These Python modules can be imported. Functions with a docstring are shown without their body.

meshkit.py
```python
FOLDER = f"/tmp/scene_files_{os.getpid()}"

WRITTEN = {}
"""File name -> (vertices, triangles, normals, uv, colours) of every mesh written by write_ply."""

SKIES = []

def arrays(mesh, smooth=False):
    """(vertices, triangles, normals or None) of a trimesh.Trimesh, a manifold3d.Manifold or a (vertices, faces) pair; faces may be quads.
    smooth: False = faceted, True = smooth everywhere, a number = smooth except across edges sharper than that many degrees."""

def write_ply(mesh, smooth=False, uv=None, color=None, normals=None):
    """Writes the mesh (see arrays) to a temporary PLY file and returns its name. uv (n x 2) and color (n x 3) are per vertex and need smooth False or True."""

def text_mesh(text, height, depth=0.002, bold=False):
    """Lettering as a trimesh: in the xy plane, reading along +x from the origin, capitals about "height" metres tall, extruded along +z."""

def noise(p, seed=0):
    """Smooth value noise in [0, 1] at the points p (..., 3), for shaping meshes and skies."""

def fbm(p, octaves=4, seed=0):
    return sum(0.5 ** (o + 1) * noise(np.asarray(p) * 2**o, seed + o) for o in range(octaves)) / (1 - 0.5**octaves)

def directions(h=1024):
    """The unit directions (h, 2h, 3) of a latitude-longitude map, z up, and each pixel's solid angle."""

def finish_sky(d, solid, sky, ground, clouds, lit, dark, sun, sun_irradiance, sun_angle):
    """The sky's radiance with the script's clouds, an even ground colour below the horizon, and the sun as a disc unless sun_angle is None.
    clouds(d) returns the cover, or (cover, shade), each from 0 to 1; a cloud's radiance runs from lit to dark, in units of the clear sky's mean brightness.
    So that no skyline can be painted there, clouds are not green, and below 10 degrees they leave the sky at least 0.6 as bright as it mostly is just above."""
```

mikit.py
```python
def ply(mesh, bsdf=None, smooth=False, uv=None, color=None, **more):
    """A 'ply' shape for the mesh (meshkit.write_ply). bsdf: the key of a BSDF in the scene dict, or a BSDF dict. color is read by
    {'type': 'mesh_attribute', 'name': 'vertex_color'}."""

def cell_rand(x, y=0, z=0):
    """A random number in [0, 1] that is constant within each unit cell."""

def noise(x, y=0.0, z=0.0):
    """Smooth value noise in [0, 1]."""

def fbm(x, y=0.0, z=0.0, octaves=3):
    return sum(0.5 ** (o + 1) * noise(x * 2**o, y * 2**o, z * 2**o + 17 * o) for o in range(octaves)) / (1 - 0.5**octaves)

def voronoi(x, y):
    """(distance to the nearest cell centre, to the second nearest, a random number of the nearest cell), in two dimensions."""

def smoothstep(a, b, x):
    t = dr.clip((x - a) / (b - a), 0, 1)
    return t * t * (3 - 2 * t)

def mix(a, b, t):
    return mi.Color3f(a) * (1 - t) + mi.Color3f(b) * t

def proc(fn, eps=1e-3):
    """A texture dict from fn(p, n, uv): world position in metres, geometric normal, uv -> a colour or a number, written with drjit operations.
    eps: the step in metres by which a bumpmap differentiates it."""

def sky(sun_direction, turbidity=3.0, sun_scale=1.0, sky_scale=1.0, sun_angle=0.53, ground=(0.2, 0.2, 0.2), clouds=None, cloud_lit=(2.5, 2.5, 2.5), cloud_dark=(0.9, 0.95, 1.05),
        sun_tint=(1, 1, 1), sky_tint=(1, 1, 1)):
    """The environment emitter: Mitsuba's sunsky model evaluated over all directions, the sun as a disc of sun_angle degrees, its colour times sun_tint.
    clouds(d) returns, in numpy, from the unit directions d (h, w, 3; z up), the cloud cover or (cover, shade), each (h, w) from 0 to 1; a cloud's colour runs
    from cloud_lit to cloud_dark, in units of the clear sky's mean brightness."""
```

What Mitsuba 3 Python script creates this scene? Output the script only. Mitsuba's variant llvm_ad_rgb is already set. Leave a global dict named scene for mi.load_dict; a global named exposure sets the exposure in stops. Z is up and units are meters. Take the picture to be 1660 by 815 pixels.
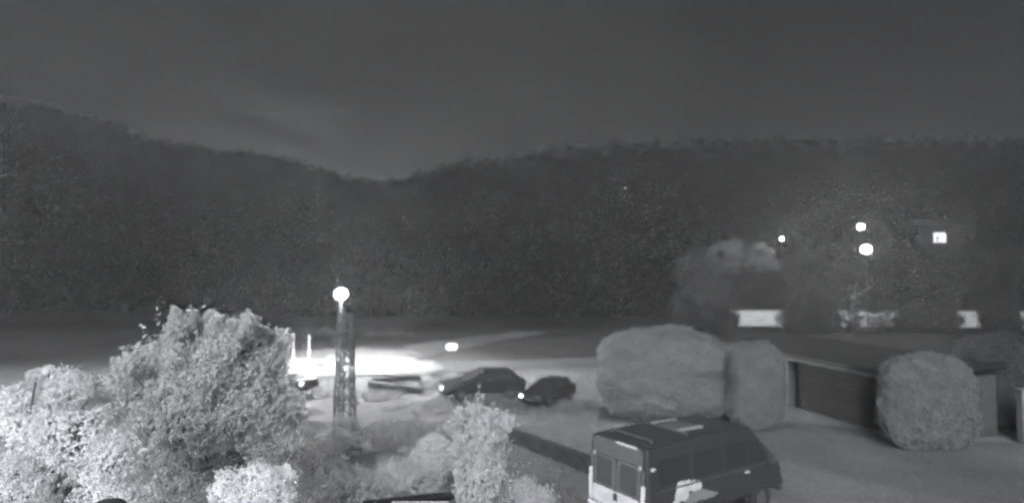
import math
import numpy as np
import trimesh
import drjit as dr
import mitsuba as mi
import mikit
import meshkit
from shapely.geometry import Polygon, Point, box as sbox
from shapely.ops import unary_union

T = mi.ScalarTransform4f
scene, labels = {}, {}

# ------------------------------------------------------------------ camera, sky, air, exposure
EYE = 5.85                     # the camera looks out of an upper floor
FOC, CX, HOR = 990.0, 830.0, 450.0   # focal length, centre column and horizon row of the 1660-wide photograph
exposure = 3.0
SIGMA = 0.0024
scene['haze_air'] = {'type': 'homogeneous', 'albedo': 0.95, 'sigma_t': SIGMA, 'phase': {'type': 'hg', 'g': 0.78}}
scene['camera'] = {
    'type': 'thinlens', 'aperture_radius': 0.013, 'focus_distance': 4.0, 'fov': math.degrees(2 * math.atan(CX / FOC)), 'fov_axis': 'x',
    'near_clip': 0.1, 'far_clip': 6000.0,
    'to_world': T().look_at(origin=[0, 0, EYE], target=[0, 10, EYE + 10 * 42.5 / FOC], up=[0, 0, 1]),
    'medium': {'type': 'ref', 'id': 'haze_air'},
}
# a night seen in near infrared: even grey cloud, and a wide low sun behind left, standing in for the infrared lamp at the camera
AZ, EL = math.radians(9), math.radians(25)
SUN = [-math.sin(AZ) * math.cos(EL), -math.cos(AZ) * math.cos(EL), math.sin(EL)]


def night_cloud(d):
    el = np.degrees(np.arcsin(np.clip(d[..., 2], -1, 1)))
    n = meshkit.fbm(d * np.array([2.2, 2.2, 5.0]), 4, 3)
    az = np.degrees(np.arctan2(d[..., 0], d[..., 1]))
    wisp = meshkit.fbm(np.stack([az / 13.0, (el + 0.22 * az) / 2.6, az * 0], -1) + 40, 4, 8)      # long slanting wisps of cloud
    lit = np.exp(-((az + 14) / 19.0) ** 2) * np.exp(-(np.maximum(el - 10, 0) / 5.0) ** 2)           # lit from the valley below
    bright = 0.01 + 0.035 * n + lit * (0.20 + 1.5 * np.clip(wisp - 0.35, 0, 1))
    return np.ones_like(n), np.clip(1 - bright, 0, 1)


scene['sky'] = mikit.sky(SUN, turbidity=3, sun_scale=0.54, sky_scale=0.04, sun_angle=36.0, ground=(0.12, 0.12, 0.12),
                         clouds=night_cloud, cloud_lit=(13.0, 13.0, 13.0), cloud_dark=(0.25, 0.25, 0.25), sun_tint=(0.74, 0.986, 1.66))


# ------------------------------------------------------------------ helpers
def at(x, y, d):
    """World point that the photograph shows at column x, row y, d metres out."""
    return np.array([(x - CX) / FOC * d, d, EYE - (y - HOR) / FOC * d])


def on_ground(x, y, z=0.0):
    d = (EYE - z) * FOC / (y - HOR)
    return np.array([(x - CX) / FOC * d, d, z])


def numbered(name):
    if name not in labels and name not in scene and not any(k.startswith(name + '__') for k in scene):
        return name
    n = 1
    while True:
        k = f'{name}_{n:03d}'
        if k not in labels and k not in scene and not any(q.startswith(k + '__') for q in scene):
            return k
        n += 1


def thing(name, label, cat, group=None):
    key = numbered(name)
    labels[key] = {'label': label, 'category': cat}
    if group:
        labels[key]['group'] = group
    return key


def put(key, mesh, bsdf, smooth=False, world=None, **more):
    shape = mikit.ply(mesh, bsdf, smooth=smooth, **more) if not isinstance(mesh, dict) else {**mesh, **more}
    if world is not None:
        shape['to_world'] = world
    scene[key] = shape
    return key


def part(parent, name, mesh, bsdf, smooth=False, world=None, **more):
    return put(numbered(f'{parent}__{name}'), mesh, bsdf, smooth, world, **more)


def solo(name, label, cat, mesh, bsdf, smooth=False, group=None, **more):
    return put(thing(name, label, cat, group), mesh, bsdf, smooth, **more)


def struct(name, mesh, bsdf, smooth=False, kind='structure', label=None):
    key = numbered(name)
    labels[key] = {'kind': kind}
    if label:
        labels[key]['label'] = label
    return put(key, mesh, bsdf, smooth)


def glow(radiance):
    return {'type': 'area', 'radiance': {'type': 'rgb', 'value': [radiance / 8.0] * 3}}


def rough(name, fn_or_value, rough_=None):
    col = {'type': 'rgb', 'value': [fn_or_value] * 3} if isinstance(fn_or_value, (int, float)) else mikit.proc(fn_or_value)
    if rough_ is None:
        b = {'type': 'diffuse', 'reflectance': col}
    else:
        b = {'type': 'principled', 'base_color': col, 'roughness': rough_, 'specular': 0.4}
    scene[name] = {'type': 'twosided', 'bsdf': b}
    return name


def leaf(name, value, trans=0.5):
    def fn(p, n, uv, value=value):
        return value * (0.82 + 0.36 * mikit.noise(p.x * 3.1, p.y * 3.1, p.z * 3.1))
    scene[name] = {'type': 'principledthin', 'base_color': mikit.proc(fn), 'roughness': 0.75, 'spec_trans': 0.0, 'diff_trans': trans, 'eta': 1.35}
    return name


def cat(*ms):
    return trimesh.util.concatenate([m for m in ms if m is not None])


def bx(cx, cy, cz, sx, sy, sz, rz=0.0):
    m = trimesh.creation.box((sx, sy, sz))
    # a small chamfer: hull of three boxes
    c = min(0.02, 0.2 * min(sx, sy, sz))
    pts = []
    for dx, dy, dz in ((c, c, 0), (c, 0, c), (0, c, c)):
        pts.append(trimesh.creation.box((sx - 2 * dx, sy - 2 * dy, sz - 2 * dz)).vertices)
    m = trimesh.convex.convex_hull(np.vstack(pts))
    m.apply_transform(trimesh.transformations.rotation_matrix(rz, [0, 0, 1]))
    m.apply_translation((cx, cy, cz))
    return m


def tube(points, radii, sides=8):
    p = np.asarray(points, float)
    r = np.broadcast_to(np.asarray(radii, float), (len(p),))
    t = np.gradient(p, axis=0)
    t /= np.linalg.norm(t, axis=1, keepdims=True) + 1e-9
    ref = np.where(np.abs(t[:, 2:]) < 0.9, [[0, 0, 1.0]], [[1.0, 0, 0]])
    ref[:] = ref[0]
    a = np.cross(t, ref)
    a /= np.linalg.norm(a, axis=1, keepdims=True) + 1e-9
    b = np.cross(t, a)
    ang = np.arange(sides) * 2 * np.pi / sides
    v = p[:, None] + r[:, None, None] * (np.cos(ang)[None, :, None] * a[:, None] + np.sin(ang)[None, :, None] * b[:, None])
    n = len(p)
    f = []
    for i in range(n - 1):
        for j in range(sides):
            k = (j + 1) % sides
            f += [[i * sides + j, i * sides + k, (i + 1) * sides + k], [i * sides + j, (i + 1) * sides + k, (i + 1) * sides + j]]
    v = np.vstack([v.reshape(-1, 3), p[:1], p[-1:]])
    for j in range(sides):
        k = (j + 1) % sides
        f += [[n * sides, k, j], [n * sides + 1, (n - 1) * sides + j, (n - 1) * sides + k]]
    m = trimesh.Trimesh(v, f, process=False)
    m.fix_normals()
    return m


def ball(c, r, sub=3):
    m = trimesh.creation.icosphere(sub, 1.0)
    m.apply_scale(r if np.ndim(r) else [r] * 3)
    m.apply_translation(c)
    return m


def sheet(poly_xy, z, step=None, thick=0.0):
    m = trimesh.creation.extrude_polygon(Polygon(poly_xy).buffer(0), 0.002 if not thick else thick, engine='earcut')
    m.apply_translation((0, 0, z))
    return m


def ragged(poly, amp):
    r = Polygon(poly).segmentize(0.5)
    p = np.array(r.exterior.coords)[:-1]
    q = np.concatenate([p * 0.8, p[:, :1] * 0], 1)
    p = p + amp * 2 * np.stack([meshkit.fbm(q, 3, 1) - 0.5, meshkit.fbm(q, 3, 2) - 0.5], 1)
    return Polygon(p).buffer(0).exterior.coords


def leaves(c, nrm, size, rng):
    """One folded four-cornered leaf (two triangles) at every centre."""
    n = len(c)
    nrm = nrm / (np.linalg.norm(nrm, axis=1, keepdims=True) + 1e-9)
    u = np.cross(nrm, rng.normal(size=(n, 3)))
    u /= np.linalg.norm(u, axis=1, keepdims=True) + 1e-9
    w = np.cross(nrm, u)
    s = (size * rng.uniform(0.6, 1.35, n))[:, None]
    v = np.stack([c - u * s, c - w * s * 0.5 - nrm * s * 0.15, c + u * s, c + w * s * 0.5 - nrm * s * 0.15], 1).reshape(-1, 3)
    i = np.arange(n)[:, None] * 4
    f = np.vstack([i + [0, 1, 2], i + [0, 2, 3]])
    return trimesh.Trimesh(v, f, process=False)


def crown(lobes, n, size, seed, gap=0.36, freq=2.2, depth=0.75, up=0.25):
    """Leaves spread through lobes [(centre, radii)], thinned by noise so that clumps and gaps form."""
    rng = np.random.default_rng(seed)
    c = np.array([l[0] for l in lobes], float)
    r = np.array([np.broadcast_to(l[1], 3) for l in lobes], float)
    w = np.cbrt(r.prod(1)) ** 2
    k = rng.choice(len(lobes), n, p=w / w.sum())
    d = rng.normal(size=(n, 3))
    d /= np.linalg.norm(d, axis=1, keepdims=True)
    bump = meshkit.fbm(d * 2.3 + k[:, None] * 7.7 + seed, 3, seed)
    rad = (0.42 + 1.08 * bump) * (depth + (1 - depth) * rng.uniform(0, 1, n) ** 0.4)
    stray = rng.uniform(0, 1, n) < 0.06
    rad = np.where(stray, rad * rng.uniform(1.0, 1.22, n), rad)
    p = c[k] + d * r[k] * rad[:, None]
    keep = meshkit.fbm(p * freq + seed * 3.1, 3, seed + 5) > gap
    p, d = p[keep], d[keep]
    # sprigs that stand out of the clumps
    m, q = max(4, n // 160), 14
    ks = rng.choice(len(lobes), m, p=w / w.sum())
    ds = rng.normal(size=(m, 3))
    ds[:, 2] = np.abs(ds[:, 2]) * 0.9
    ds /= np.linalg.norm(ds, axis=1, keepdims=True)
    st = c[ks] + ds * r[ks] * 0.8
    dirs = ds + rng.normal(size=(m, 3)) * 0.35 + np.array([0, 0, 0.3])
    tt = np.linspace(0, 1, q)[None, :, None] * (r[ks].mean(1) * rng.uniform(0.25, 0.6, m))[:, None, None]
    sp = (st[:, None] + dirs[:, None] * tt + rng.normal(size=(m, q, 3)) * size * 0.7).reshape(-1, 3)
    p = np.vstack([p, sp])
    d = np.vstack([d, np.repeat(ds, q, 0)])
    nn = d + rng.normal(size=p.shape) * 0.75 + np.array([0, 0, up])
    return leaves(p, nn, size, rng)


def limbs(base, lobes, r0, seed):
    rng = np.random.default_rng(seed)
    base = np.array(base, float)
    mid = np.mean([l[0] for l in lobes], axis=0)
    fork = base + (mid - base) * np.array([0.5, 0.5, 0.45])
    ms = [tube([base, base + (fork - base) * 0.5 + rng.normal(size=3) * 0.04, fork], [r0, r0 * 0.8, r0 * 0.65])]
    for c, _ in lobes:
        q = fork + (np.array(c) - fork) * 0.5 + rng.normal(size=3) * 0.12
        ms.append(tube([fork, q, c], [r0 * 0.5, r0 * 0.3, r0 * 0.1], 6))
    return cat(*ms)


def px_lobes(spec, d, dd=0.0, seed=0, flat=1.0):
    """(column, row, radius in photograph pixels) or (column, row, rx, rz) at about d metres, as lobes in metres."""
    rng = np.random.default_rng(seed)
    out = []
    for s in spec:
        q = d + rng.uniform(-dd, dd)
        rx = s[2] / FOC * q
        rz = (s[3] if len(s) > 3 else s[2]) / FOC * q
        out.append((at(s[0], s[1], q), np.array([rx, 0.5 * (rx + rz) * flat, rz])))
    return out


def tree(name, label, lobes, base, n, size, leaf_mat, seed, group=None, r0=0.12, cat_='tree', **kw):
    key = thing(name, label, cat_, group)
    part(key, 'crown', crown(lobes, n, size, seed, **kw), leaf_mat)
    part(key, 'trunk' if cat_ == 'tree' else 'stem', limbs(base, lobes, r0, seed), 'bark', smooth=50)
    return key


# ------------------------------------------------------------------ materials (near-infrared reflectances: near leaves pale, far ones darkened for the lamp falling off)
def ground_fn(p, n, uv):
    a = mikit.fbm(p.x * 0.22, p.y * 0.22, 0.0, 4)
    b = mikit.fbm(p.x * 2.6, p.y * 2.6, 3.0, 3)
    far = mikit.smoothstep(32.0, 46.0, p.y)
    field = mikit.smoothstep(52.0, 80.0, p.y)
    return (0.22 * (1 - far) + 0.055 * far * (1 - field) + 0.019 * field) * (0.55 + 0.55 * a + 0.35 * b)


def drive_fn(p, n, uv):
    a = mikit.fbm(p.x * 0.35, p.y * 0.35, 1.0, 4)
    b = mikit.noise(p.x * 14, p.y * 14, 2.0)
    c = mikit.noise(p.x * 30, p.y * 30, 7.0)
    return 0.19 * (0.50 + 0.62 * a + 0.24 * b + 0.2 * c)


def road_fn(p, n, uv):
    a = mikit.fbm(p.x * 0.5, p.y * 0.5, 4.0, 4)
    b = mikit.noise(p.x * 6, p.y * 6, 5.0)
    return 0.10 * (0.75 + 0.3 * a + 0.2 * b)


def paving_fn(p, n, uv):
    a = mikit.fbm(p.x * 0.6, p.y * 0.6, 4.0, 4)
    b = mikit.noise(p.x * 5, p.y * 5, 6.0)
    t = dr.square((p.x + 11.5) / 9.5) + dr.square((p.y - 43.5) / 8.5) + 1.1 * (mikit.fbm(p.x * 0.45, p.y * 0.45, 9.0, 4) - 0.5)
    thin = mikit.smoothstep(0.25, 1.15, t)          # albedo fades outward to soften the edge of the lamp's light pool
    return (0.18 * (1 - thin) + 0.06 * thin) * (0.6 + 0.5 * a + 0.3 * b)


def plaster_fn(p, n, uv):
    a = mikit.fbm(p.x * 0.8, p.y * 0.8, p.z * 1.6, 4)
    return 0.24 * (0.7 + 0.55 * a)


def dark_wood_fn(p, n, uv):
    a = mikit.fbm(p.x * 3, p.y * 3, p.z * 22, 3)
    return 0.028 * (0.7 + 0.6 * a)


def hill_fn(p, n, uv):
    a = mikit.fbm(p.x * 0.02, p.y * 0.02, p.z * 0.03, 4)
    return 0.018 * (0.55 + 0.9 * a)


rough('ground_mat', ground_fn)
rough('drive_mat', drive_fn)
rough('road_mat', road_fn)
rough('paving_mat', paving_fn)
rough('plaster', plaster_fn)
rough('dark_wood', dark_wood_fn)
rough('hill_mat', hill_fn)
rough('white_wall_mat', lambda p, n, uv: 0.5 * (0.75 + 0.5 * mikit.fbm(p.x * 0.7, p.y * 0.7, p.z * 1.4, 3)))
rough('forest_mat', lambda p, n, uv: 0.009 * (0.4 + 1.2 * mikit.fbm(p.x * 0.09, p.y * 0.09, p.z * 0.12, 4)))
rough('bark', lambda p, n, uv: 0.16 * (0.5 + mikit.fbm(p.x * 9, p.y * 9, p.z * 3, 3)))
rough('dark_metal', 0.07, 0.5)
rough('house_dark', lambda p, n, uv: 0.022 * (0.7 + 0.6 * mikit.fbm(p.x, p.y, p.z * 2, 3)))
rough('gutter_mat', 0.11)
rough('garage_wall', lambda p, n, uv: 0.085 * (0.7 + 0.6 * mikit.fbm(p.x * 0.9, p.y * 0.9, p.z * 2, 4)))
rough('jamb', 0.11)
rough('glint_trim', 0.3, 0.3)
rough('steel', 0.10, 0.45)
rough('pale_metal', 0.55, 0.4)
rough('rubber', 0.04, 0.8)
rough('roofing', lambda p, n, uv: 0.018 * (0.6 + 0.8 * mikit.fbm(p.x * 2, p.y * 2, p.z, 3)), 0.8)
rough('van_dark', 0.045, 0.35)
rough('van_grey', lambda p, n, uv: 0.155 * (0.85 + 0.3 * mikit.fbm(p.x * 3, p.y * 3, p.z * 3, 3)), 0.4)
rough('van_pale', lambda p, n, uv: 0.84 * (0.8 + 0.4 * mikit.fbm(p.x * 4, p.y * 4, p.z * 4, 3)), 0.4)
rough('shape_pale', lambda p, n, uv: 0.62 * (0.7 + 0.6 * mikit.fbm(p.x * 7, p.y * 7, p.z * 7, 3)))
rough('shape_grey', 0.24)
rough('glass_dark', 0.035, 0.3)
rough('van_glass', 0.10, 0.15)
rough('reflector', 0.85, 0.25)
rough('car_dark', 0.035, 0.3)
rough('stone_dark', lambda p, n, uv: 0.08 * (0.6 + 0.8 * mikit.fbm(p.x * 3, p.y * 3, p.z * 3, 3)))
rough('coping', lambda p, n, uv: 0.7 * (0.8 + 0.4 * mikit.fbm(p.x * 3, p.y * 3, p.z * 3, 3)))
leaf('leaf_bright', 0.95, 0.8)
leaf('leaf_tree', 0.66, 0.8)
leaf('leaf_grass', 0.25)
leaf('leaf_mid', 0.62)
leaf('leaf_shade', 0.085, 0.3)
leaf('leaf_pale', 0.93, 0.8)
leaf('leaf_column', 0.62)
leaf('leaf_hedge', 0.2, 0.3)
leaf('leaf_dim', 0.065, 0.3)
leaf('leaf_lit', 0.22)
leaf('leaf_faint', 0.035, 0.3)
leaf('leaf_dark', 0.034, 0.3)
scene['lamp_off'] = {'type': 'diffuse', 'reflectance': {'type': 'rgb', 'value': [0.5] * 3}}

# ------------------------------------------------------------------ ground, roads
rng = np.random.default_rng(1)
gx, gy = np.meshgrid(np.concatenate([np.linspace(-900, -45, 20), np.linspace(-42, 60, 103), np.linspace(65, 900, 20)]),
                     np.concatenate([np.linspace(-60, 4, 9), np.linspace(5, 80, 76), np.linspace(90, 1000, 30)]), indexing='ij')
gz = -0.10 * meshkit.fbm(np.stack([gx * 0.35, gy * 0.35, gx * 0], -1), 3, 2) - 0.004
nx, ny = gx.shape
idx = np.arange(nx * ny).reshape(nx, ny)
gf = np.vstack([np.stack([idx[:-1, :-1], idx[1:, :-1], idx[1:, 1:]], -1).reshape(-1, 3), np.stack([idx[:-1, :-1], idx[1:, 1:], idx[:-1, 1:]], -1).reshape(-1, 3)])
struct('ground', trimesh.Trimesh(np.stack([gx, gy, gz], -1).reshape(-1, 3), gf, process=False), 'ground_mat', smooth=True)

struct('driveway', sheet([(1.0, 17.5), (2.2, 21), (5, 25.5), (9.5, 24.5), (13.2, 22.6), (19, 21.8), (30, 21), (30, 6), (1.0, 6)], 0.004), 'drive_mat')
# the lit road: an open paved area under the lamp, one arm to the right, one running away to the back
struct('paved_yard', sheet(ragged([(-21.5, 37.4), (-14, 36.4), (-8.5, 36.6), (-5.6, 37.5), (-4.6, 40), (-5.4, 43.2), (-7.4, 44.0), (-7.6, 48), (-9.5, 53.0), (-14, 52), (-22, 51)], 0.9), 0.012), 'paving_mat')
struct('road', sheet(ragged([(-8.5, 37), (-5, 37.6), (0, 39.2), (7, 41.4), (16, 45), (30, 52), (30, 56.5), (16, 49.5), (7, 45.8), (0, 43.6),
                      (-5.2, 43.2), (-7.3, 44.0), (-4.5, 50), (-0.5, 58), (4, 66), (0.5, 67), (-4.5, 60.5), (-9.5, 53.0), (-9, 45)], 0.35), 0.006), 'road_mat')


# ------------------------------------------------------------------ hills and their forest
def fan_hill(profile, y0, y1, seed, back=120, rough_amp=0.04, x0=-120, x1=1780, nu=150, nv=46):
    """A hillside that climbs from y0 to a ridge at about y1 metres; profile: (photo column, photo row) of the ridge."""
    px = np.linspace(x0, x1, nu)
    pr = np.interp(px, [q[0] for q in profile], [q[1] for q in profile])
    s = (px - CX) / FOC
    start = np.interp(px, [q[0] for q in y0], [q[1] for q in y0])
    t = np.concatenate([np.linspace(0, 1, nv), 1 + np.linspace(0.05, 1, 8)])
    S, Tt = np.meshgrid(s, t, indexing='ij')
    ST = np.broadcast_to(start[:, None], S.shape)
    Y = np.where(Tt <= 1, ST + (y1 - ST) * Tt, y1 + back * (Tt - 1))
    top = (EYE + (HOR - pr) / FOC * y1)[:, None]
    fz = np.where(Tt <= 1, 0.12 * np.sin(Tt * np.pi / 2) + 0.88 * Tt, 1 - 0.55 * (Tt - 1) ** 1.3)
    X = S * Y
    Z = top * fz - 0.8 + top * rough_amp * (meshkit.fbm(np.stack([X, Y, Y * 0], -1) * 0.03, 4, seed) - 0.5) * np.sin(np.clip(Tt, 0, 1) * np.pi)
    m, n = S.shape
    ii = np.arange(m * n).reshape(m, n)
    f = np.vstack([np.stack([ii[:-1, :-1], ii[1:, :-1], ii[1:, 1:]], -1).reshape(-1, 3), np.stack([ii[:-1, :-1], ii[1:, 1:], ii[:-1, 1:]], -1).reshape(-1, 3)])
    from scipy.interpolate import RegularGridInterpolator
    h = RegularGridInterpolator((s, t), Z)

    def height(sv, yv):
        st = np.interp(sv, s, start)
        return h(np.stack([sv, np.clip((yv - st) / (y1 - st), 0, 1)], -1))
    return trimesh.Trimesh(np.stack([X, Y, Z], -1).reshape(-1, 3), f, process=False), height, start, s


left_profile = [(-200, 150), (0, 168), (60, 176), (120, 192), (180, 211), (240, 237), (300, 248), (400, 257), (470, 268), (520, 285), (560, 297), (620, 304), (760, 318), (1780, 330)]
right_profile = [(430, 420), (520, 345), (580, 312), (620, 304), (660, 292), (690, 288), (720, 277), (760, 268), (800, 268), (850, 262), (900, 250), (1000, 246), (1100, 243), (1300, 236), (1500, 240), (1900, 236)]
lm, lh, lst, ls = fan_hill(left_profile, [(-300, 110), (2000, 110)], 380, 11)
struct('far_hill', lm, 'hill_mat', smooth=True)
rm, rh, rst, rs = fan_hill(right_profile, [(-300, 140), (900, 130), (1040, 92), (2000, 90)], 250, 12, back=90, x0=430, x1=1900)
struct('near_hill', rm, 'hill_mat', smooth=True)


def forest(height, y_range, px_range, n, size, tall, seed, skip=None):
    """Leaf clumps over a canopy whose height follows noise: crowns rise and sink, with ragged tops."""
    g = np.random.default_rng(seed)
    y = g.uniform(*y_range, n)
    px = g.uniform(*px_range, n)
    if skip is not None:
        ok = ~skip(px, y)
        y, px = y[ok], px[ok]
    x = (px - CX) / FOC * y
    q = np.stack([x, y, x * 0], -1)
    canopy = tall * (0.15 + 1.5 * meshkit.fbm(q * 0.16, 3, seed) * meshkit.noise(q * 0.55, seed + 3) + 0.9 * g.uniform(0, 1, len(x)) ** 3)
    z = height((px - CX) / FOC, y) + canopy * np.sqrt(g.uniform(0.05, 1, len(x)))
    nn = g.normal(size=(len(x), 3)) + np.array([0, -0.6, 0.8])
    return leaves(np.stack([x, y, z], -1), nn, size, g)


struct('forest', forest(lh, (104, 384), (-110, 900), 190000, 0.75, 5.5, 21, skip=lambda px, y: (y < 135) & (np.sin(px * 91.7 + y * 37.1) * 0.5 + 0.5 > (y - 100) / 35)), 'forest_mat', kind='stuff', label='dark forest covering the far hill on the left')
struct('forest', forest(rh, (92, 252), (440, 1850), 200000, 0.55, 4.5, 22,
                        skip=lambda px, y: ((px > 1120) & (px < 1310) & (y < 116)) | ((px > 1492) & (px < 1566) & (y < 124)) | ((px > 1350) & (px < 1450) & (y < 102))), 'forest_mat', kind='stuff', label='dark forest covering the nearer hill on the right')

# ------------------------------------------------------------------ near trees and shrubs
T1 = px_lobes([(50, 650, 32), (85, 622, 24), (120, 632, 34), (150, 655, 30), (55, 705, 58), (140, 705, 66), (100, 770, 90), (195, 745, 46), (205, 800, 58), (30, 790, 70), (120, 840, 90), (-30, 780, 70), (66, 606, 16, 10), (104, 606, 18, 10), (152, 628, 18, 12), (18, 640, 16, 10), (84, 598, 10, 8)], 9.0, 0.5, 1)
tree('leafy_tree', 'bright near tree with spreading leafy boughs at the lower left corner', T1, (-6.4, 9.0, 0), 52000, 0.036, 'leaf_pale', 31, gap=0.29, freq=3.2)
T2 = px_lobes([(286, 514, 9, 16), (316, 520, 8, 14), (344, 516, 9, 16), (402, 520, 9, 15), (384, 528, 12, 12), (428, 538, 12, 10), (466, 548, 12, 8), (210, 596, 16, 14), (292, 530, 18), (318, 545, 30), (345, 535, 24), (370, 560, 30), (402, 540, 26), (300, 590, 56), (370, 600, 58), (430, 590, 36), (448, 556, 22), (232, 610, 42), (250, 660, 58), (330, 670, 70), (415, 665, 62), (462, 665, 34), (290, 745, 70), (375, 745, 66), (440, 715, 40), (330, 815, 80)], 14.0, 0.9, 2)
tree('leafy_tree', 'tall grey leafy tree with a ragged top, behind the brighter tree at the left', T2, (-6.9, 14.2, 0), 110000, 0.05, 'leaf_tree', 32, gap=0.26, freq=2.4)
T3 = px_lobes([(385, 795, 36), (420, 775, 30), (458, 768, 20), (474, 764, 10), (440, 800, 38), (400, 830, 50)], 10.0, 0.3, 3)
tree('bush', 'very bright small bush at the foot of the tall grey tree', T3, (-4.1, 10, 1.5), 16000, 0.03, 'leaf_bright', 33, cat_='bush', r0=0.05, gap=0.3, freq=4)
T4 = px_lobes([(778, 700, 40, 46), (782, 760, 42, 60), (785, 830, 44, 60), (748, 672, 9, 14), (757, 684, 9, 10), (772, 663, 13, 13), (793, 676, 14, 12), (822, 682, 10, 12), (812, 698, 14, 12), (731, 689, 10, 7), (745, 700, 14, 12)], 13.0, 0.15, 4)
tree('column_shrub', 'pale upright column shrub with loose tufts at its top, left of the van', T4, (-0.6, 13, 0), 36000, 0.034, 'leaf_column', 34, cat_='shrub', r0=0.09, gap=0.3, freq=4.5)
shrub_spots = [
    ([(515, 735, 30), (530, 770, 42), (505, 800, 45)], 16.0, 'dim grey shrub just right of the very bright bush'),
    ([(575, 785, 36), (600, 800, 40), (560, 810, 36)], 17.0, 'low grey shrub below the dark gaps, between the bright bush and the column shrub'),
    ([(640, 780, 34), (668, 760, 20), (690, 790, 40)], 17.5, 'low grey shrub with a small raised tuft, left of the column shrub'),
    ([(700, 735, 34), (715, 765, 40), (725, 800, 36)], 19.0, 'grey shrub touching the left side of the column shrub'),
    ([(850, 800, 26), (870, 818, 30)], 14.0, 'small light shrub at the bottom edge, between the column shrub and the van'),
    ([(545, 718, 26), (580, 735, 28)], 21.0, 'faint grey shrub below the lattice mast'),
]
for k, (sp, d, lab) in enumerate(shrub_spots):
    lo = px_lobes(sp, d, 0.3, 50 + k)
    c = np.mean([l[0] for l in lo], 0)
    tree('low_shrub', lab, lo, (c[0], c[1], 0), 9000, 0.04, 'leaf_mid' if k != 4 else 'leaf_tree', 60 + k, group='shrubs in the near garden', cat_='shrub', r0=0.04, gap=0.32, freq=3)


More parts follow.
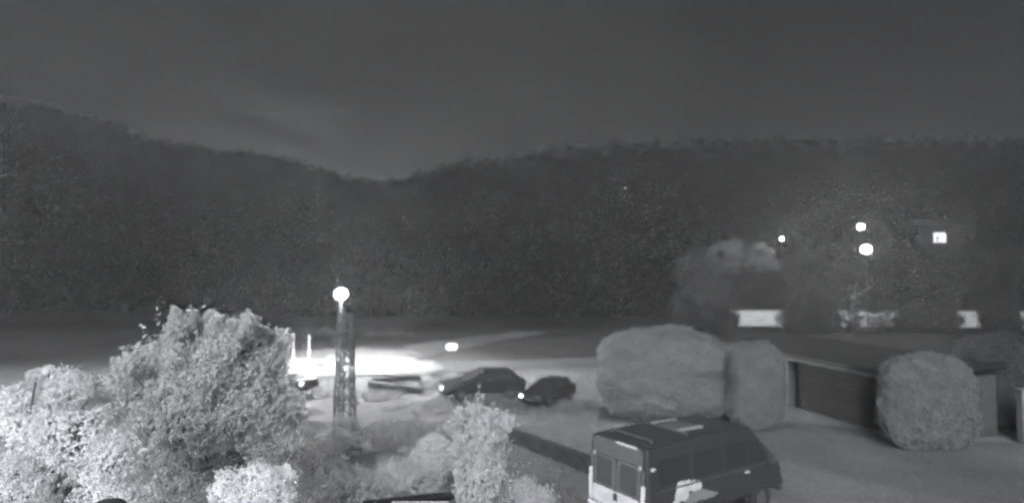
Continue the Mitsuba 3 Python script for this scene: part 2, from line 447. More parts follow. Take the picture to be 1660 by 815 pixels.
# clipped rounded shrubs in the middle distance
def clipped(label, x, y_base, w, h, seed, lift=0.0, mat='leaf_hedge', d=None, n=30000, deep=0.8):
    g = on_ground(x, y_base)
    d = d or g[1]
    rx, rz = w / 2 / FOC * d, h / 2 / FOC * d
    c = np.array([(x - CX) / FOC * d, d + rx * 0.3, rz * 1.0 + lift])
    key = thing('clipped_shrub', label, 'shrub', 'clipped round shrubs in the garden')
    gg = np.random.default_rng(seed)
    m = trimesh.creation.icosphere(5)
    v = m.vertices
    e = 3.5                                  # a superellipsoid: flat sides, round shoulders
    q = (np.abs(v) ** e).sum(1) ** (-1 / e)
    v = v * q[:, None] * (0.86 + 0.26 * meshkit.fbm(v * 2.4 + seed, 4, seed) + 0.07 * (meshkit.fbm(v * 9 + seed, 2, seed) - 0.5))[:, None]
    m.vertices = v * [rx, rx * deep, rz] * 0.965 + c
    part(key, 'inner_mass', m, mat + '_core', smooth=True)
    p, fi = trimesh.sample.sample_surface(m, n, seed=seed)
    nn = m.face_normals[fi]
    part(key, 'foliage', leaves(p + nn * (gg.uniform(-0.02, 0.10, (n, 1)) + 0.10 * (gg.uniform(0, 1, (n, 1)) < 0.05)), nn + gg.normal(size=(n, 3)) * 0.6, 0.05, gg), mat)


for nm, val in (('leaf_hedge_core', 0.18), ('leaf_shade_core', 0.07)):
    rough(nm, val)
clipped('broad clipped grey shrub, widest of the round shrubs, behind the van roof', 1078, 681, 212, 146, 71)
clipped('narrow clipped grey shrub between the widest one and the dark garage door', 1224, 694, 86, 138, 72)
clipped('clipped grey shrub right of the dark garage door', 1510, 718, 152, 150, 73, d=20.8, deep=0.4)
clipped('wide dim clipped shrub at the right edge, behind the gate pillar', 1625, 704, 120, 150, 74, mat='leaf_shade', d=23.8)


# ------------------------------------------------------------------ garage between the shrubs
W0, W1 = np.array([11.6, 33.0]), np.array([16.0, 19.0])
W1 = np.array([11.6 + 0.235 * 15.0, 33.0 - 15.0])
du = (W1 - W0) / np.linalg.norm(W1 - W0)
inn = np.array([-du[1], du[0]])           # into the building
LEN = 11.0
LEN = 0.0
ang = math.atan2(du[1], du[0])
Gm = np.eye(4)
Gm[2, 2] = 1.06
Gm[:2, 0], Gm[:2, 1], Gm[:2, 3] = du, inn, W0


def g_(m):
    m = m.copy()
    m.apply_transform(Gm)
    return m


gar = thing('garage', 'low flat roofed garage with a wide dark door, standing between the clipped shrubs', 'garage')
def_u = lambda x: None
# door runs from where the photograph shows its left jamb (column 1281)
def u_at(col):
    k = (col - CX) / FOC
    return float((k * W0[1] - W0[0]) / (du[0] - k * du[1]))
U0, U1 = u_at(1281), u_at(1455)
LEN = U1 + 0.3
part(gar, 'wall', g_(cat(bx(U0 / 2, 0.15, 1.05, U0, 0.3, 2.1), bx((U1 + LEN) / 2, 0.15, 1.05, LEN - U1, 0.3, 2.1), bx(0.15, 2.0, 1.05, 0.3, 3.4, 2.1), bx(LEN - 0.15, 2.0, 1.05, 0.3, 3.4, 2.1),
                         bx(LEN / 2, 3.85, 1.05, LEN, 0.3, 2.1), bx((U0 + U1) / 2, 0.15, 2.04, U1 - U0 - 0.01, 0.29, 0.12))), 'garage_wall')
part(gar, 'pillar', g_(bx(U0 - 0.14, -0.04, 1.04, 0.26, 0.34, 2.08)), 'jamb')
dk = f'{gar}__door'
for i in range(5):
    part(gar, 'door__panel', g_(bx((U0 + U1) / 2, 0.16, 0.20 + i * 0.395, U1 - U0 - 0.02, 0.05, 0.39)), 'dark_wood')
rf = trimesh.creation.box((LEN + 0.6, 4.7, 0.14))
rf.vertices[:, 2] += 2.22 + 0.06 * (rf.vertices[:, 1] + 2.2)
rf.apply_translation((LEN / 2, 1.95, 0))
part(gar, 'roof', g_(rf), 'roofing')
part(gar, 'gutter', g_(tube([(-0.3, -0.46, 2.10), (LEN + 0.3, -0.46, 2.06)], 0.055)), 'gutter_mat', smooth=40)

# ------------------------------------------------------------------ low walls, gate pillar, other near things
def wall_run(p, q, h, t, z0=0.0):
    p, q = np.array(p, float), np.array(q, float)
    L = np.linalg.norm(q - p)
    return bx((p[0] + q[0]) / 2, (p[1] + q[1]) / 2, z0 + h / 2, L, t, h, math.atan2(q[1] - p[1], q[0] - p[0]))


a, b = on_ground(828, 712)[:2], on_ground(958, 762)[:2]
lw = thing('garden_wall', 'low dark garden wall slanting between the column shrub and the van', 'wall')
part(lw, 'wall', wall_run(a, b, 0.42, 0.22), 'stone_dark')
part(lw, 'coping', wall_run(a, b, 0.05, 0.30, 0.42), 'stone_dark')
gp = thing('gate_pillar', 'pale square gate pillar with a low wall stub at the right edge', 'pillar')
c = at(1651, 710, 22.0)
part(gp, 'shaft', bx(c[0], c[1], 0.92, 0.30, 0.30, 1.84), 'plaster')
part(gp, 'cap', bx(c[0], c[1], 1.87, 0.40, 0.40, 0.07), 'plaster')
part(gp, 'wall_stub', bx(c[0] + 1.17, c[1], 0.75, 2.0, 0.2, 1.5), 'plaster')

# short rough grass in the yard
gr = np.random.default_rng(77)
ng = 60000
gyv = np.sqrt(gr.uniform(13.0 ** 2, 37.0 ** 2, ng))
gp_ = np.stack([gr.uniform(-0.62, 0.14, ng) * gyv, gyv, np.zeros(ng)], -1)
ok = meshkit.fbm(np.stack([gp_[:, 0] * 0.45, gp_[:, 1] * 0.45, gyv * 0], -1), 4, 6) > 0.47
gp_ = gp_[ok]
hh = gr.uniform(0.05, 0.17, len(gp_))
aa = gr.uniform(0, np.pi, len(gp_))
sd = np.stack([np.cos(aa), np.sin(aa), aa * 0], -1) * 0.022
tip = gp_ + np.stack([gr.normal(size=len(gp_)) * 0.04, gr.normal(size=len(gp_)) * 0.04, hh], -1)
gv = np.stack([gp_ - sd - [0, 0, 0.06], gp_ + sd - [0, 0, 0.06], tip], 1).reshape(-1, 3)
struct('grass', trimesh.Trimesh(gv, np.arange(len(gv)).reshape(-1, 3), process=False), 'leaf_grass', kind='stuff', label='short rough grass in patches over the yard')

# bench-like dark board and white slab at the bottom edge
bw = thing('terrace_wall', 'low wall with a white top slab at the bottom edge, under the dark hedge board', 'wall')
part(bw, 'wall', wall_run(at(636, 815, 12.2)[:2], at(728, 815, 12.2)[:2], 1.36, 0.18), 'plaster')
part(bw, 'slab', wall_run(at(636, 815, 12.2)[:2], at(728, 815, 12.2)[:2], 0.05, 0.34, 1.36), 'coping')
solo('timber_board', 'dark sloping timber board behind the white slab at the bottom edge', 'board',
     tube([at(592, 812, 13.2), at(742, 796, 13.6)], 0.10, 4), 'dark_wood')
cp = thing('garden_post', 'dark post with a domed cap at the bottom edge below the brightest tree', 'post')
c = at(186, 815, 7.2)
dome = trimesh.creation.icosphere(3)
dome.vertices = np.where(dome.vertices[:, 2:] < 0, dome.vertices * [1, 1, 0.15], dome.vertices) * [0.19, 0.19, 0.085] + c
part(cp, 'cap', dome, 'dark_metal', smooth=40)
part(cp, 'shaft', tube([(c[0], c[1], 0), (c[0], c[1], c[2])], 0.06), 'dark_metal', smooth=40)

# ------------------------------------------------------------------ lattice mast and street lamps
lat = thing('lattice_mast', 'dark steel lattice mast in front of the brightest street lamp', 'mast')
mc = on_ground(561.5, 668)
MH = EYE - (508 - HOR) / FOC * mc[1]


def leg_pt(sx, sy, z, w0=0.345, w1=0.25):
    w = w0 + (w1 - w0) * z / MH
    return np.array([mc[0] + sx * w, mc[1] + sy * w, z])


for sx in (-1, 1):
    for sy in (-1, 1):
        part(lat, 'leg', tube([leg_pt(sx, sy, -0.1), leg_pt(sx, sy, MH)], 0.042, 6), 'steel', smooth=50)
for sx in (0,):
    part(lat, 'centre_post', tube([(mc[0], mc[1] - 0.2, -0.1), (mc[0], mc[1] - 0.2, MH + 0.25)], 0.045, 8), 'steel', smooth=50)
nb = 6
for i in range(nb):
    z0_, z1_ = MH * i / nb, MH * (i + 1) / nb
    for (s0, s1) in (((-1, -1), (1, -1)), ((1, -1), (1, 1)), ((1, 1), (-1, 1)), ((-1, 1), (-1, -1))):
        part(lat, 'rung', tube([leg_pt(*s0, z1_ - 0.03), leg_pt(*s1, z1_ - 0.03)], 0.036, 5), 'steel')
        if i % 2 == 0:
            s0, s1 = s1, s0
        part(lat, 'brace', tube([leg_pt(*s0, z0_), leg_pt(*s1, z1_ - 0.03)], 0.027, 5), 'steel')


def street_lamp(label, top, base_z, r, intensity, name='street_lamp', post_r=0.05, group='lit street lamps', squash=0.9, post_mat='dark_metal'):
    key = thing(name, label, 'street lamp' if name == 'street_lamp' else 'lamp', group)
    top = np.array(top, float)
    part(key, 'post', tube([(top[0], top[1], base_z), (top[0], top[1], top[2] - r * 0.9 - 0.10)], [post_r * 1.4, post_r]), post_mat, smooth=40)
    part(key, 'collar', tube([(top[0], top[1], top[2] - r * 0.9 - 0.12), (top[0], top[1], top[2] - r * 0.80)], [r * 0.35, r * 0.5], 12), 'pale_metal', smooth=40)
    part(key, 'globe', ball(top, [r, r, r * squash], 3), 'lamp_off', smooth=True, emitter=glow(intensity / (math.pi * r * r)))
    return key


street_lamp('bright globe street lamp on a thin pale post behind the lattice mast', at(553.5, 476, 40.0), 0.0, 0.38, 4000, post_r=0.055, post_mat='pale_metal')
street_lamp('bright globe lamp above the far white wall, lower of the two close together', at(1405, 404, 68.0), 0.0, 0.50, 330, post_r=0.05)
street_lamp('bright globe lamp higher up the slope, upper of the two close together', at(1397, 368, 84.0), 2.0, 0.46, 60, post_r=0.05)
street_lamp('small lamp beside the two lit trees on the slope', at(1268, 387, 100.0), 5.0, 0.22, 70, post_r=0.04)
street_lamp('tiny far lamp high on the dark wooded hill', at(1015, 305, 172.0), 20.0, 0.25, 4, post_r=0.05)

# the low lit box at the roadside
sg = thing('light_box', 'glowing oblong light box on two short legs by the road running away', 'light box')
c = at(733, 561, 45.5)
hull = trimesh.convex.convex_hull(np.vstack([ball((c[0] + sx * 0.24, c[1] + sy * 0.05, c[2] + sz * 0.05), 0.17, 2).vertices for sx in (-1, 1) for sy in (-1, 1) for sz in (-1, 1)]))
part(sg, 'lit_case', hull, 'lamp_off', smooth=40, emitter=glow(3.0))
for s in (-1, 1):
    part(sg, 'leg', tube([(c[0] + s * 0.22, c[1], 0), (c[0] + s * 0.22, c[1], c[2] - 0.2)], 0.03, 6), 'dark_metal')

# garden lamp at the left foot of the broad shrub
gl = thing('garden_lamp', 'low garden lamp at the left foot of the widest clipped shrub, lighting the ground', 'lamp')
c = on_ground(977, 651)
part(gl, 'post', tube([(c[0], c[1], 0), (c[0], c[1], 0.16)], 0.05), 'dark_metal', smooth=40)
part(gl, 'lens', tube([(c[0], c[1], 0.16), (c[0], c[1], 0.34)], 0.11, 14), 'lamp_off', smooth=40, emitter=glow(11.0))
part(gl, 'hood', tube([(c[0], c[1], 0.34), (c[0], c[1], 0.385)], [0.2, 0.15], 14), 'dark_metal', smooth=40)

# thin white posts at the back of the paved area
for (x, y0, y1, lab) in ((478, 540, 578, 'thin white roadside post, left of the pair, next to the tall tree'), (503, 543, 577, 'thin white roadside post, right of the pair, near the lattice mast')):
    c = on_ground(x, y1)
    key = thing('marker_post', lab, 'post', 'thin white roadside posts')
    h = (y1 - y0) / FOC * c[1]
    part(key, 'shaft', tube([(c[0], c[1], 0), (c[0], c[1], h)], 0.06), 'coping', smooth=40)
    part(key, 'cap', ball((c[0], c[1], h), (0.075, 0.075, 0.04), 2), 'coping', smooth=True)
c = on_ground(522, 592)
st = trimesh.creation.icosphere(2)
st.vertices = st.vertices * (0.8 + 0.4 * meshkit.fbm(st.vertices * 2, 3, 4))[:, None] * [0.36, 0.2, 0.12] + [c[0], c[1], 0.08]
solo('stone', 'small dark stone lying on the brightly lit paving left of the lattice mast', 'stone', st, 'stone_dark', smooth=30)
# raised dark edges right of the mast
e1 = thing('low_barrier', 'low dark barrier on the lit road, farther of the two right of the mast', 'barrier', 'low barriers on the lit road')
part(e1, 'rail', wall_run(on_ground(604, 620)[:2], on_ground(682, 613)[:2], 0.26, 0.3), 'stone_dark')
e2 = thing('low_barrier', 'low dark barrier with a pale left end, nearer of the two right of the mast', 'barrier', 'low barriers on the lit road')
part(e2, 'rail', wall_run(on_ground(600, 624)[:2], on_ground(686, 634)[:2], 0.24, 0.26), 'stone_dark')
part(e2, 'pale_edge', wall_run(on_ground(600, 624)[:2] + [0, 0.02], on_ground(640, 628.6)[:2] + [0, 0.02], 0.045, 0.16, 0.243), 'coping')

# ------------------------------------------------------------------ far white wall, its shrubs, trees and house on the slope
fw = thing('far_wall', 'long white wall lit by lamps, behind dark round shrubs', 'wall')
part(fw, 'wall', wall_run((21, 75.3), (85, 70.5), 1.8, 0.3), 'white_wall_mat')
part(fw, 'coping', wall_run((21, 75.3), (85, 70.5), 0.12, 0.42, 1.8), 'plaster')


def far_bush(name, label, spec, d, n, size, mat, seed, base_z, group, cat_='shrub', **kw):
    lo = px_lobes(spec, d, d * 0.012, seed)
    c = np.mean([l[0] for l in lo], 0)
    tree(name, label, lo, (c[0], c[1], base_z), n, size, mat, seed, group=group, cat_=cat_, r0=0.09 if cat_ == 'shrub' else 0.2, **kw)


G = 'dark shrubs before the white wall'
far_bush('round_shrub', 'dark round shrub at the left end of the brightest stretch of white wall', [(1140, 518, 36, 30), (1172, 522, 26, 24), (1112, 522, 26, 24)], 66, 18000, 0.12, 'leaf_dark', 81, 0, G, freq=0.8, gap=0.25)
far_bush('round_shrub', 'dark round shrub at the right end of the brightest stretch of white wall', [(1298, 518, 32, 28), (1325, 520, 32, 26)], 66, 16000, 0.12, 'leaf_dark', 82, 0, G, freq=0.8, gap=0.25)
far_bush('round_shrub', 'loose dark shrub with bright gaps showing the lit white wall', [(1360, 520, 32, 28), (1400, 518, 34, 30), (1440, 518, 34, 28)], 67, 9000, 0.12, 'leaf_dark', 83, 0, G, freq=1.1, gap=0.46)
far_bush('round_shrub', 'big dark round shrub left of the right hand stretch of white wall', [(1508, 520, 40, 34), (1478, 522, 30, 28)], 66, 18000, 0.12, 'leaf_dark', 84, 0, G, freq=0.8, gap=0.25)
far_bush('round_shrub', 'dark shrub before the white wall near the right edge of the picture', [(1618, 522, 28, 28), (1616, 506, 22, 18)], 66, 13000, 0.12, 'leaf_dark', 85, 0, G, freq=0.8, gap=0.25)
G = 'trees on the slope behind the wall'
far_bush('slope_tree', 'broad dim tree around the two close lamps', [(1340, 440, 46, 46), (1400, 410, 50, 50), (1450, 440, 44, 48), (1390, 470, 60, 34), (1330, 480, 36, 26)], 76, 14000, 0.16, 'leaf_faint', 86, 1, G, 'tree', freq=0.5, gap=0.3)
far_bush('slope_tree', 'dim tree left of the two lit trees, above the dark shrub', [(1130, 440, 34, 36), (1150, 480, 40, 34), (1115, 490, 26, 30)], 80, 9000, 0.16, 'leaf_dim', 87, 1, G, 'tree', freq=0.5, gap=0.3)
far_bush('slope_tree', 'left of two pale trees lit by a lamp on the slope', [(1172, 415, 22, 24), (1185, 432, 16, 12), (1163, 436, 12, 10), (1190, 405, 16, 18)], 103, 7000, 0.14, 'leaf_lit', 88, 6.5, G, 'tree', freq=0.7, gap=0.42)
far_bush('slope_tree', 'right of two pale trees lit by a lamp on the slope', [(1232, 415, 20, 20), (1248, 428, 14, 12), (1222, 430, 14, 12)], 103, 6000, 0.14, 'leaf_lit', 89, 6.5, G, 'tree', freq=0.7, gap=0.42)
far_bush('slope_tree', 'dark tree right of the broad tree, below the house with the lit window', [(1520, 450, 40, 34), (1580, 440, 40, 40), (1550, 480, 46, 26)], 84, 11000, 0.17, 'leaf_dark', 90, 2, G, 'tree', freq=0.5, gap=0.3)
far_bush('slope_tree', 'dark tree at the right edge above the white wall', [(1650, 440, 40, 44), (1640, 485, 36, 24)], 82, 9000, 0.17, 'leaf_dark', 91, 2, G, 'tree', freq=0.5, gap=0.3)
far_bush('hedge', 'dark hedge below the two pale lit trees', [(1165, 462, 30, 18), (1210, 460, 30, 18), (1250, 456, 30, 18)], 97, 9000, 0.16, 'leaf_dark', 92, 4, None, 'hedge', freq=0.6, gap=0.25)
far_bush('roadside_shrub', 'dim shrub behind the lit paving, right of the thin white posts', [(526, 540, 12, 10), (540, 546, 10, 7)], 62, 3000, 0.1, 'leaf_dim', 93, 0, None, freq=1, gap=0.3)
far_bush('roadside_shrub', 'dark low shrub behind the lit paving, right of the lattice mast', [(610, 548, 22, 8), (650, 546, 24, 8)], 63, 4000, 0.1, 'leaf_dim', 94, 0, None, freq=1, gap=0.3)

ho = thing('hillside_house', 'dark house on the slope with one lit window at the upper right', 'house')
hc = at(1525, 385, 118.0)
part(ho, 'wall', bx(hc[0] + 1.5, hc[1] + 3.65, hc[2] - 0.6, 11, 7, 5.4), 'house_dark')
roof = trimesh.convex.convex_hull(np.array([(sx * 6, sy * 4, 0) for sx in (-1, 1) for sy in (-1, 1)] + [(-5.0, 0, 1.8), (5.0, 0, 1.8)]))
roof.apply_translation((hc[0] + 1.5, hc[1] + 3.65, hc[2] + 2.1))
part(ho, 'roof', roof, 'house_dark')
wk = f'{ho}__window'
part(ho, 'window__frame', cat(bx(hc[0], hc[1] + 0.02, hc[2] + 0.95, 2.5, 0.12, 0.1), bx(hc[0], hc[1] + 0.02, hc[2] - 0.95, 2.5, 0.12, 0.1), bx(hc[0] - 1.2, hc[1] + 0.02, hc[2], 0.1, 0.12, 1.8),
                             bx(hc[0] + 1.2, hc[1] + 0.02, hc[2], 0.1, 0.12, 1.8), bx(hc[0] + 0.28, hc[1] + 0.02, hc[2], 0.1, 0.12, 1.8)), 'plaster')
for (ox, w) in ((-0.46, 1.38), (0.74, 0.82)):
    pn = trimesh.creation.box((w, 0.02, 1.8))
    pn.apply_translation((hc[0] + ox, hc[1] + 0.1, hc[2]))
    part(ho, 'window__pane', pn, 'lamp_off', emitter=glow(1.6))
cur = thing('window_ornament', 'dark plant pot standing in the lit window of the hillside house', 'plant pot')
part(cur, 'pot', cat(tube([(hc[0] - 0.45, hc[1] + 0.0, hc[2] - 0.9), (hc[0] - 0.45, hc[1] + 0.0, hc[2] - 0.5)], [0.14, 0.2], 10)), 'stone_dark', smooth=40)
part(cur, 'leaves', crown([((hc[0] - 0.45, hc[1], hc[2] - 0.05), (0.26, 0.07, 0.42))], 400, 0.08, 95, gap=0.2), 'leaf_dark')


# ------------------------------------------------------------------ vehicles
def rhull(pts, r, sub=1):
    s = trimesh.creation.icosphere(sub, r).vertices
    return trimesh.convex.convex_hull(np.vstack([np.array(p) + s for p in pts]))


def patch(hull, poly, view, out=0.005, back=0.02, step=0.12):
    """A thin panel of outline poly (in the plane seen along the view axis) fitted onto the convex hull. view: '-x', '+x', '-y', '+y', '+z' = the side it lies on."""
    m = trimesh.creation.extrude_polygon(poly, 1.0, engine='earcut')
    v, f = trimesh.remesh.subdivide_to_size(m.vertices, m.faces, max_edge=1.2, max_iter=12)
    for _ in range(2):
        v, f = trimesh.remesh.subdivide(v, f)
    u, w, top = v[:, 0], v[:, 1], v[:, 2]
    ax, sg_ = 'xyz'.index(view[1]), (1 if view[0] == '+' else -1)
    p = np.zeros((len(v), 3))
    o1, o2 = [k for k in range(3) if k != ax]
    p[:, o1], p[:, o2], p[:, ax] = u, w, sg_ * 50
    d = np.zeros(3)
    d[ax] = -sg_
    N, c = hull.face_normals, (hull.face_normals * hull.triangles[:, 0]).sum(1)
    den = N @ d
    use = den < -1e-6
    t = ((c[use][None] - p @ N[use].T) / den[use][None]).max(1)
    off = -back + (out + back) * top
    p[:, ax] += d[ax] * (t - off)
    r = trimesh.Trimesh(p, f, process=True)
    r.fix_normals()
    return r


def rr(x0, z0, x1, z1, r=0.05):
    return sbox(x0 + r, z0 + r, x1 - r, z1 - r).buffer(r, quad_segs=3)


def wheel_parts(r, w):
    prof = np.array([[r * 0.62, -w / 2], [r * 0.9, -w / 2], [r, -w * 0.36], [r, w * 0.36], [r * 0.9, w / 2], [r * 0.62, w / 2], [r * 0.62, -w / 2]])
    ty = trimesh.creation.revolve(prof, sections=28)
    ri = cat(*[trimesh.creation.cylinder(r * 0.61, w * 0.7, sections=24), trimesh.creation.cylinder(r * 0.2, w * 0.82, sections=12)])
    R = trimesh.transformations.rotation_matrix(math.pi / 2, [1, 0, 0])
    ty.apply_transform(R)
    ri.apply_transform(R)
    return ty, ri


def place(x, y, heading):
    return T().translate([float(x), float(y), 0.0]).rotate([0, 0, 1], math.degrees(heading))


# the van: x runs forward from the tail, y to its left
van = thing('van', 'dark boxy van with pale rear doors parked at the bottom of the picture', 'van')
head = math.atan2(0.545, 0.839)
fw_, lf = np.array([math.cos(head), math.sin(head)]), np.array([-math.sin(head), math.cos(head)])
VS = 1.10
vo = np.array([2.9, 13.3]) + lf * 0.91 * VS
VW = place(vo[0], vo[1], head) @ T().scale(VS)
body = rhull([(0.10, s * 0.82, z) for s in (-1, 1) for z in (0.5, 1.0)] + [(0.16, s * 0.75, 1.84) for s in (-1, 1)] + [(3.35, s * 0.72, 1.85) for s in (-1, 1)]
             + [(1.8, s * 0.74, 1.88) for s in (-1, 1)] + [(4.32, s * 0.78, 0.95) for s in (-1, 1)] + [(4.45, s * 0.74, 0.55) for s in (-1, 1)] + [(4.40, s * 0.80, 0.55) for s in (-1, 1)], 0.09, 2)
part(van, 'body', body, 'van_dark', smooth=40, world=VW)


def vp(name, poly, view, mat, out=0.006, **k):
    return part(van, name, patch(body, poly, view, out, **k), mat, smooth=30, world=VW)


vp('tail_panel', rr(-0.74, 1.56, 0.74, 1.90, 0.08), '-x', 'van_grey', 0.004)
for s in (-1, 1):
    lo_, hi_ = (0.012, 0.70) if s > 0 else (-0.70, -0.012)
    dn = numbered(f'{van}__rear_door')
    put(dn, patch(body, rr(lo_, 0.50, hi_, 1.545, 0.06), '-x', 0.006), 'van_grey', 30, VW)
    win = rr(min(s * 0.12, s * 0.60), 0.96, max(s * 0.12, s * 0.60), 1.50, 0.06)
    put(f'{dn}__window', patch(body, win, '-x', 0.012), 'van_glass', 30, VW)
    put(f'{dn}__lower_panel', patch(body, rr(lo_ + 0.03 * (s < 0), 0.56, hi_ - 0.0, 0.90, 0.03), '-x', 0.013), 'van_pale', 30, VW)
    put(f'{dn}__hinge', patch(body, rr(min(s * 0.66, s * 0.72), 1.50, max(s * 0.66, s * 0.72), 1.58, 0.02), '-x', 0.03), 'pale_metal', 30, VW)
    vp('tail_light', rr(min(s * 0.735, s * 0.83), 0.55, max(s * 0.735, s * 0.83), 1.22, 0.03), '-x', 'reflector', 0.02)
    vp('corner_post', rr(min(s * 0.725, s * 0.80), 1.23, max(s * 0.725, s * 0.80), 1.5, 0.03), '-x', 'van_grey', 0.004)
put(f'{van}__rear_door__handle', patch(body, rr(-0.06, 0.72, 0.05, 0.86, 0.02), '-x', 0.035), 'dark_metal', 30, VW)
vp('stop_lamp', rr(-0.55, 1.875, 0.05, 1.905, 0.01), '-x', 'reflector', 0.02)
part(van, 'rear_bumper', rhull([(0.02, s * 0.82, z) for s in (-1, 1) for z in (0.36, 0.47)], 0.05), 'van_pale', 40, VW)
part(van, 'front_bumper', rhull([(4.50, s * 0.76, z) for s in (-1, 1) for z in (0.36, 0.47)], 0.05), 'dark_metal', 40, VW)
for s, view in ((-1, '-y'), (1, '+y')):
    for (x0, x1) in ((0.35, 1.25), (1.40, 2.30), (2.45, 3.15)):
        vp('side_window', rr(x0, 1.18, x1, 1.68, 0.07), view, 'glass_dark', 0.006)
    vp('cab_window', Polygon([(3.24, 1.18), (3.86, 1.18), (3.52, 1.62), (3.24, 1.66)]).buffer(0.03), view, 'glass_dark', 0.006)
    vp('side_moulding', rr(0.25, 1.065, 4.1, 1.10, 0.012), view, 'dark_metal', 0.012)
    vp('door_handle', rr(3.05, 0.98, 3.20, 1.02, 0.01), view, 'pale_metal', 0.03)
vp('windscreen', rr(-0.62, 1.12, 0.62, 1.76, 0.08), '+x', 'glass_dark', 0.006)
for s in (-1, 1):
    vp('headlight', rr(min(s * 0.46, s * 0.72), 0.66, max(s * 0.46, s * 0.72), 0.86, 0.08), '+x', 'reflector', 0.015)
    part(van, 'mirror', rhull([(3.78, s * (0.98 + o), z) for o in (0, 0.14) for z in (1.14, 1.32)], 0.04), 'dark_metal', 40, VW)
    part(van, 'mirror_arm', tube([(3.78, s * 0.84, 1.10), (3.78, s * 0.98, 1.15)], 0.02), 'dark_metal', 40, VW)
# pale cloud-like shape with a tail on the near side
blobs = [(0.98, 1.05, 0.15), (1.17, 1.06, 0.13), (1.36, 1.02, 0.12), (1.50, 1.01, 0.10), (0.90, 0.90, 0.13), (1.06, 0.90, 0.13), (0.80, 0.74, 0.11)]
cloud = unary_union([Point(x, z).buffer(r, quad_segs=5) for x, z, r in blobs]).simplify(0.008)
tail = Polygon([(1.08, 0.86), (1.55, 0.93), (2.10, 0.74), (1.95, 0.70), (1.10, 0.70)]).buffer(0.012, quad_segs=2).difference(cloud.buffer(0.006))
tail = max(getattr(tail, 'geoms', [tail]), key=lambda q: q.area)
vp('cloud_shape', cloud, '-y', 'shape_pale', 0.006)
vp('cloud_shape', tail, '-y', 'shape_grey', 0.006)
vp('side_marker', rr(0.14, 1.50, 0.26, 1.56, 0.02), '-y', 'pale_metal', 0.02)
# roof: two bars and a rimmed hatch, put in to give the glints there
for x in (0.45, 1.5):
    part(van, 'glint_bar', tube([(x, -0.62, 2.0), (x, 0.62, 2.0)], 0.025, 8), 'steel', 40, VW)
    for s in (-1, 1):
        part(van, 'glint_bar_foot', bx(x, s * 0.6, 1.965, 0.07, 0.05, 0.07), 'dark_metal', False, VW)
vp('glint_hatch', rr(1.62, -0.2, 2.35, 0.45, 0.08), '+z', 'steel', 0.03)
vp('glint_rim', rr(1.58, 0.46, 2.40, 0.56, 0.03), '+z', 'glint_trim', 0.04)
vp('glint_rim', rr(1.58, -0.31, 2.40, -0.21, 0.03), '+z', 'glint_trim', 0.04)
ty, ri = wheel_parts(0.33, 0.2)
tyd, rid = mikit.ply(ty, 'rubber', smooth=40), mikit.ply(ri, 'steel', smooth=40)


def add_wheels(key, world, spots, td, rd):
    for (x, y, r) in spots:
        wk = numbered(f'{key}__wheel')
        M = world @ T().translate([x, y, r])
        scene[f'{wk}__tyre'] = {**td, 'to_world': M}
        scene[f'{wk}__rim'] = {**rd, 'to_world': M}


add_wheels(van, VW, [(0.95, s * 0.82, 0.33) for s in (-1, 1)] + [(3.6, s * 0.82, 0.33) for s in (-1, 1)], tyd, rid)

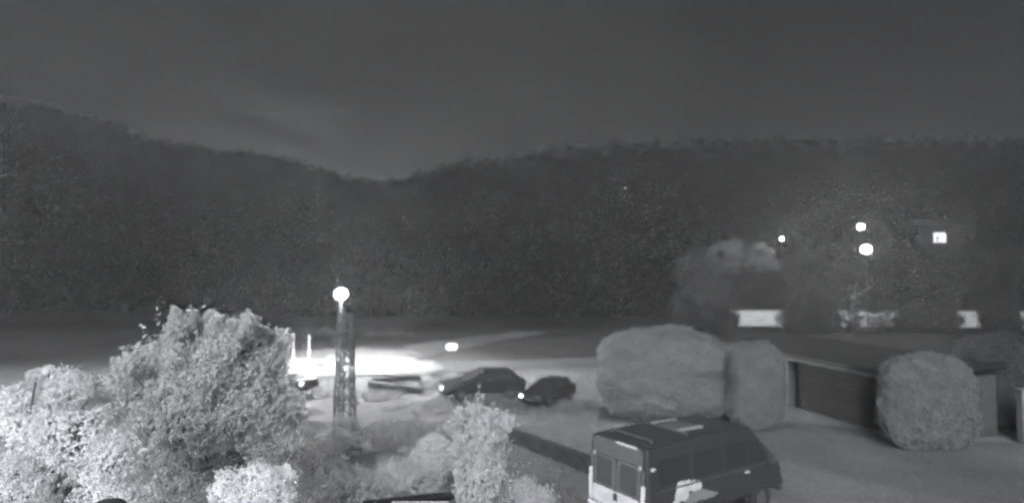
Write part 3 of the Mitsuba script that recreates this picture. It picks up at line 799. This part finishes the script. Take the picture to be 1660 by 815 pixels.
# parked cars along the lit road
lowb = rhull([(0.1, s * 0.74, 0.38) for s in (-1, 1)] + [(0.05, s * 0.70, 0.80) for s in (-1, 1)] + [(0.5, s * 0.72, 0.86) for s in (-1, 1)] + [(4.0, s * 0.68, 0.40) for s in (-1, 1)] + [(3.98, s * 0.62, 0.66) for s in (-1, 1)] + [(2.9, s * 0.70, 0.84) for s in (-1, 1)], 0.1, 2)
cab = rhull([(0.25, s * 0.70, 0.85) for s in (-1, 1)] + [(0.66, s * 0.50, 1.26) for s in (-1, 1)] + [(1.95, s * 0.50, 1.27) for s in (-1, 1)] + [(2.95, s * 0.68, 0.85) for s in (-1, 1)], 0.08, 2)
car_body = {
    'body': mikit.ply(lowb, 'car_dark', smooth=40), 'cabin': mikit.ply(cab, 'car_dark', smooth=40),
    'windscreen': mikit.ply(patch(cab, rr(-0.48, 0.98, 0.48, 1.34, 0.06), '+x'), 'glass_dark', smooth=30),
    'rear_window': mikit.ply(patch(cab, rr(-0.46, 0.98, 0.46, 1.32, 0.06), '-x'), 'glass_dark', smooth=30),
    'side_window': mikit.ply(patch(cab, Polygon([(0.62, 1.0), (1.45, 1.0), (1.45, 1.34), (0.82, 1.34)]).buffer(0.02), '-y'), 'glass_dark', smooth=30),
    'side_window_001': mikit.ply(patch(cab, Polygon([(1.55, 1.0), (2.5, 1.0), (2.05, 1.34), (1.55, 1.34)]).buffer(0.02), '-y'), 'glass_dark', smooth=30),
    'side_window_002': mikit.ply(patch(cab, Polygon([(0.62, 1.0), (1.45, 1.0), (1.45, 1.34), (0.82, 1.34)]).buffer(0.02), '+y'), 'glass_dark', smooth=30),
    'side_window_003': mikit.ply(patch(cab, Polygon([(1.55, 1.0), (2.5, 1.0), (2.05, 1.34), (1.55, 1.34)]).buffer(0.02), '+y'), 'glass_dark', smooth=30),
    'tail_light': mikit.ply(patch(lowb, rr(0.5, 0.66, 0.72, 0.84, 0.04), '-x', 0.015), 'steel', smooth=30),
    'tail_light_001': mikit.ply(patch(lowb, rr(-0.72, 0.66, -0.5, 0.84, 0.04), '-x', 0.015), 'steel', smooth=30),
    'number_plate': mikit.ply(patch(lowb, rr(-0.26, 0.42, 0.26, 0.53, 0.01), '+x', 0.012), 'jamb', smooth=30),
}
ty2, ri2 = wheel_parts(0.30, 0.19)
ty2d, ri2d = mikit.ply(ty2, 'rubber', smooth=40), mikit.ply(ri2, 'steel', smooth=40)


def car(label, lamp_px, heading, lit, local_lamp=(4.06, 0.0), size=1.0):
    """lamp_px: where the photograph shows the glint of its front lamp on the ground plane below."""
    key = thing('parked_car', label, 'car', 'dark cars parked by the lit road')
    c = on_ground(*lamp_px)
    f = np.array([math.cos(heading), math.sin(heading)])
    o = c[:2] - f * local_lamp[0] * size - np.array([-f[1], f[0]]) * local_lamp[1] * size
    W = place(o[0], o[1], heading) @ T().scale(size)
    for k, dct in car_body.items():
        scene[f'{key}__{k}'] = {**dct, 'to_world': W}
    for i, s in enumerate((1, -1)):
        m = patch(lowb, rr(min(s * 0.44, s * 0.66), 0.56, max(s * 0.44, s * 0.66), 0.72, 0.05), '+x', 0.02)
        put(f'{key}__headlight' + ('' if i == 0 else '_001'), m, 'reflector' if s == glint_side[key] else 'steel', 30, W, **({'emitter': glow(lit)} if s == glint_side[key] else {}))  # the glow on one headlight stands in for reflected infrared
    add_wheels(key, W, [(x, s * 0.76, 0.30) for x in (0.75, 3.2) for s in (-1, 1)], ty2d, ri2d)


glint_side = {'parked_car': 1, 'parked_car_001': -1, 'parked_car_002': 1}
car('dark car with one lamp glowing for a reflected glint, middle one right of the lattice mast', (718, 648), math.radians(196), 6.0, (4.06, 0.55))
car('dark car with one lamp glowing for a reflected glint, rightmost of the parked cars', (845, 657), math.radians(236), 6.0, (4.06, -0.55), 0.80)
glint_side['parked_car_002'] = -1
car('dark car with one lamp glowing for a reflected glint, half hidden by the tall tree left of the mast', (491, 641), math.radians(-22), 6.0, (4.06, -0.55))

# ------------------------------------------------------------------ the night haze
labels['haze'] = {'kind': 'stuff'}
scene['haze'] = {'type': 'cube', 'to_world': T().translate([0, 460, 62]).scale([960, 580, 64]),
                 'bsdf': {'type': 'null'}, 'interior': {'type': 'ref', 'id': 'haze_air'}}
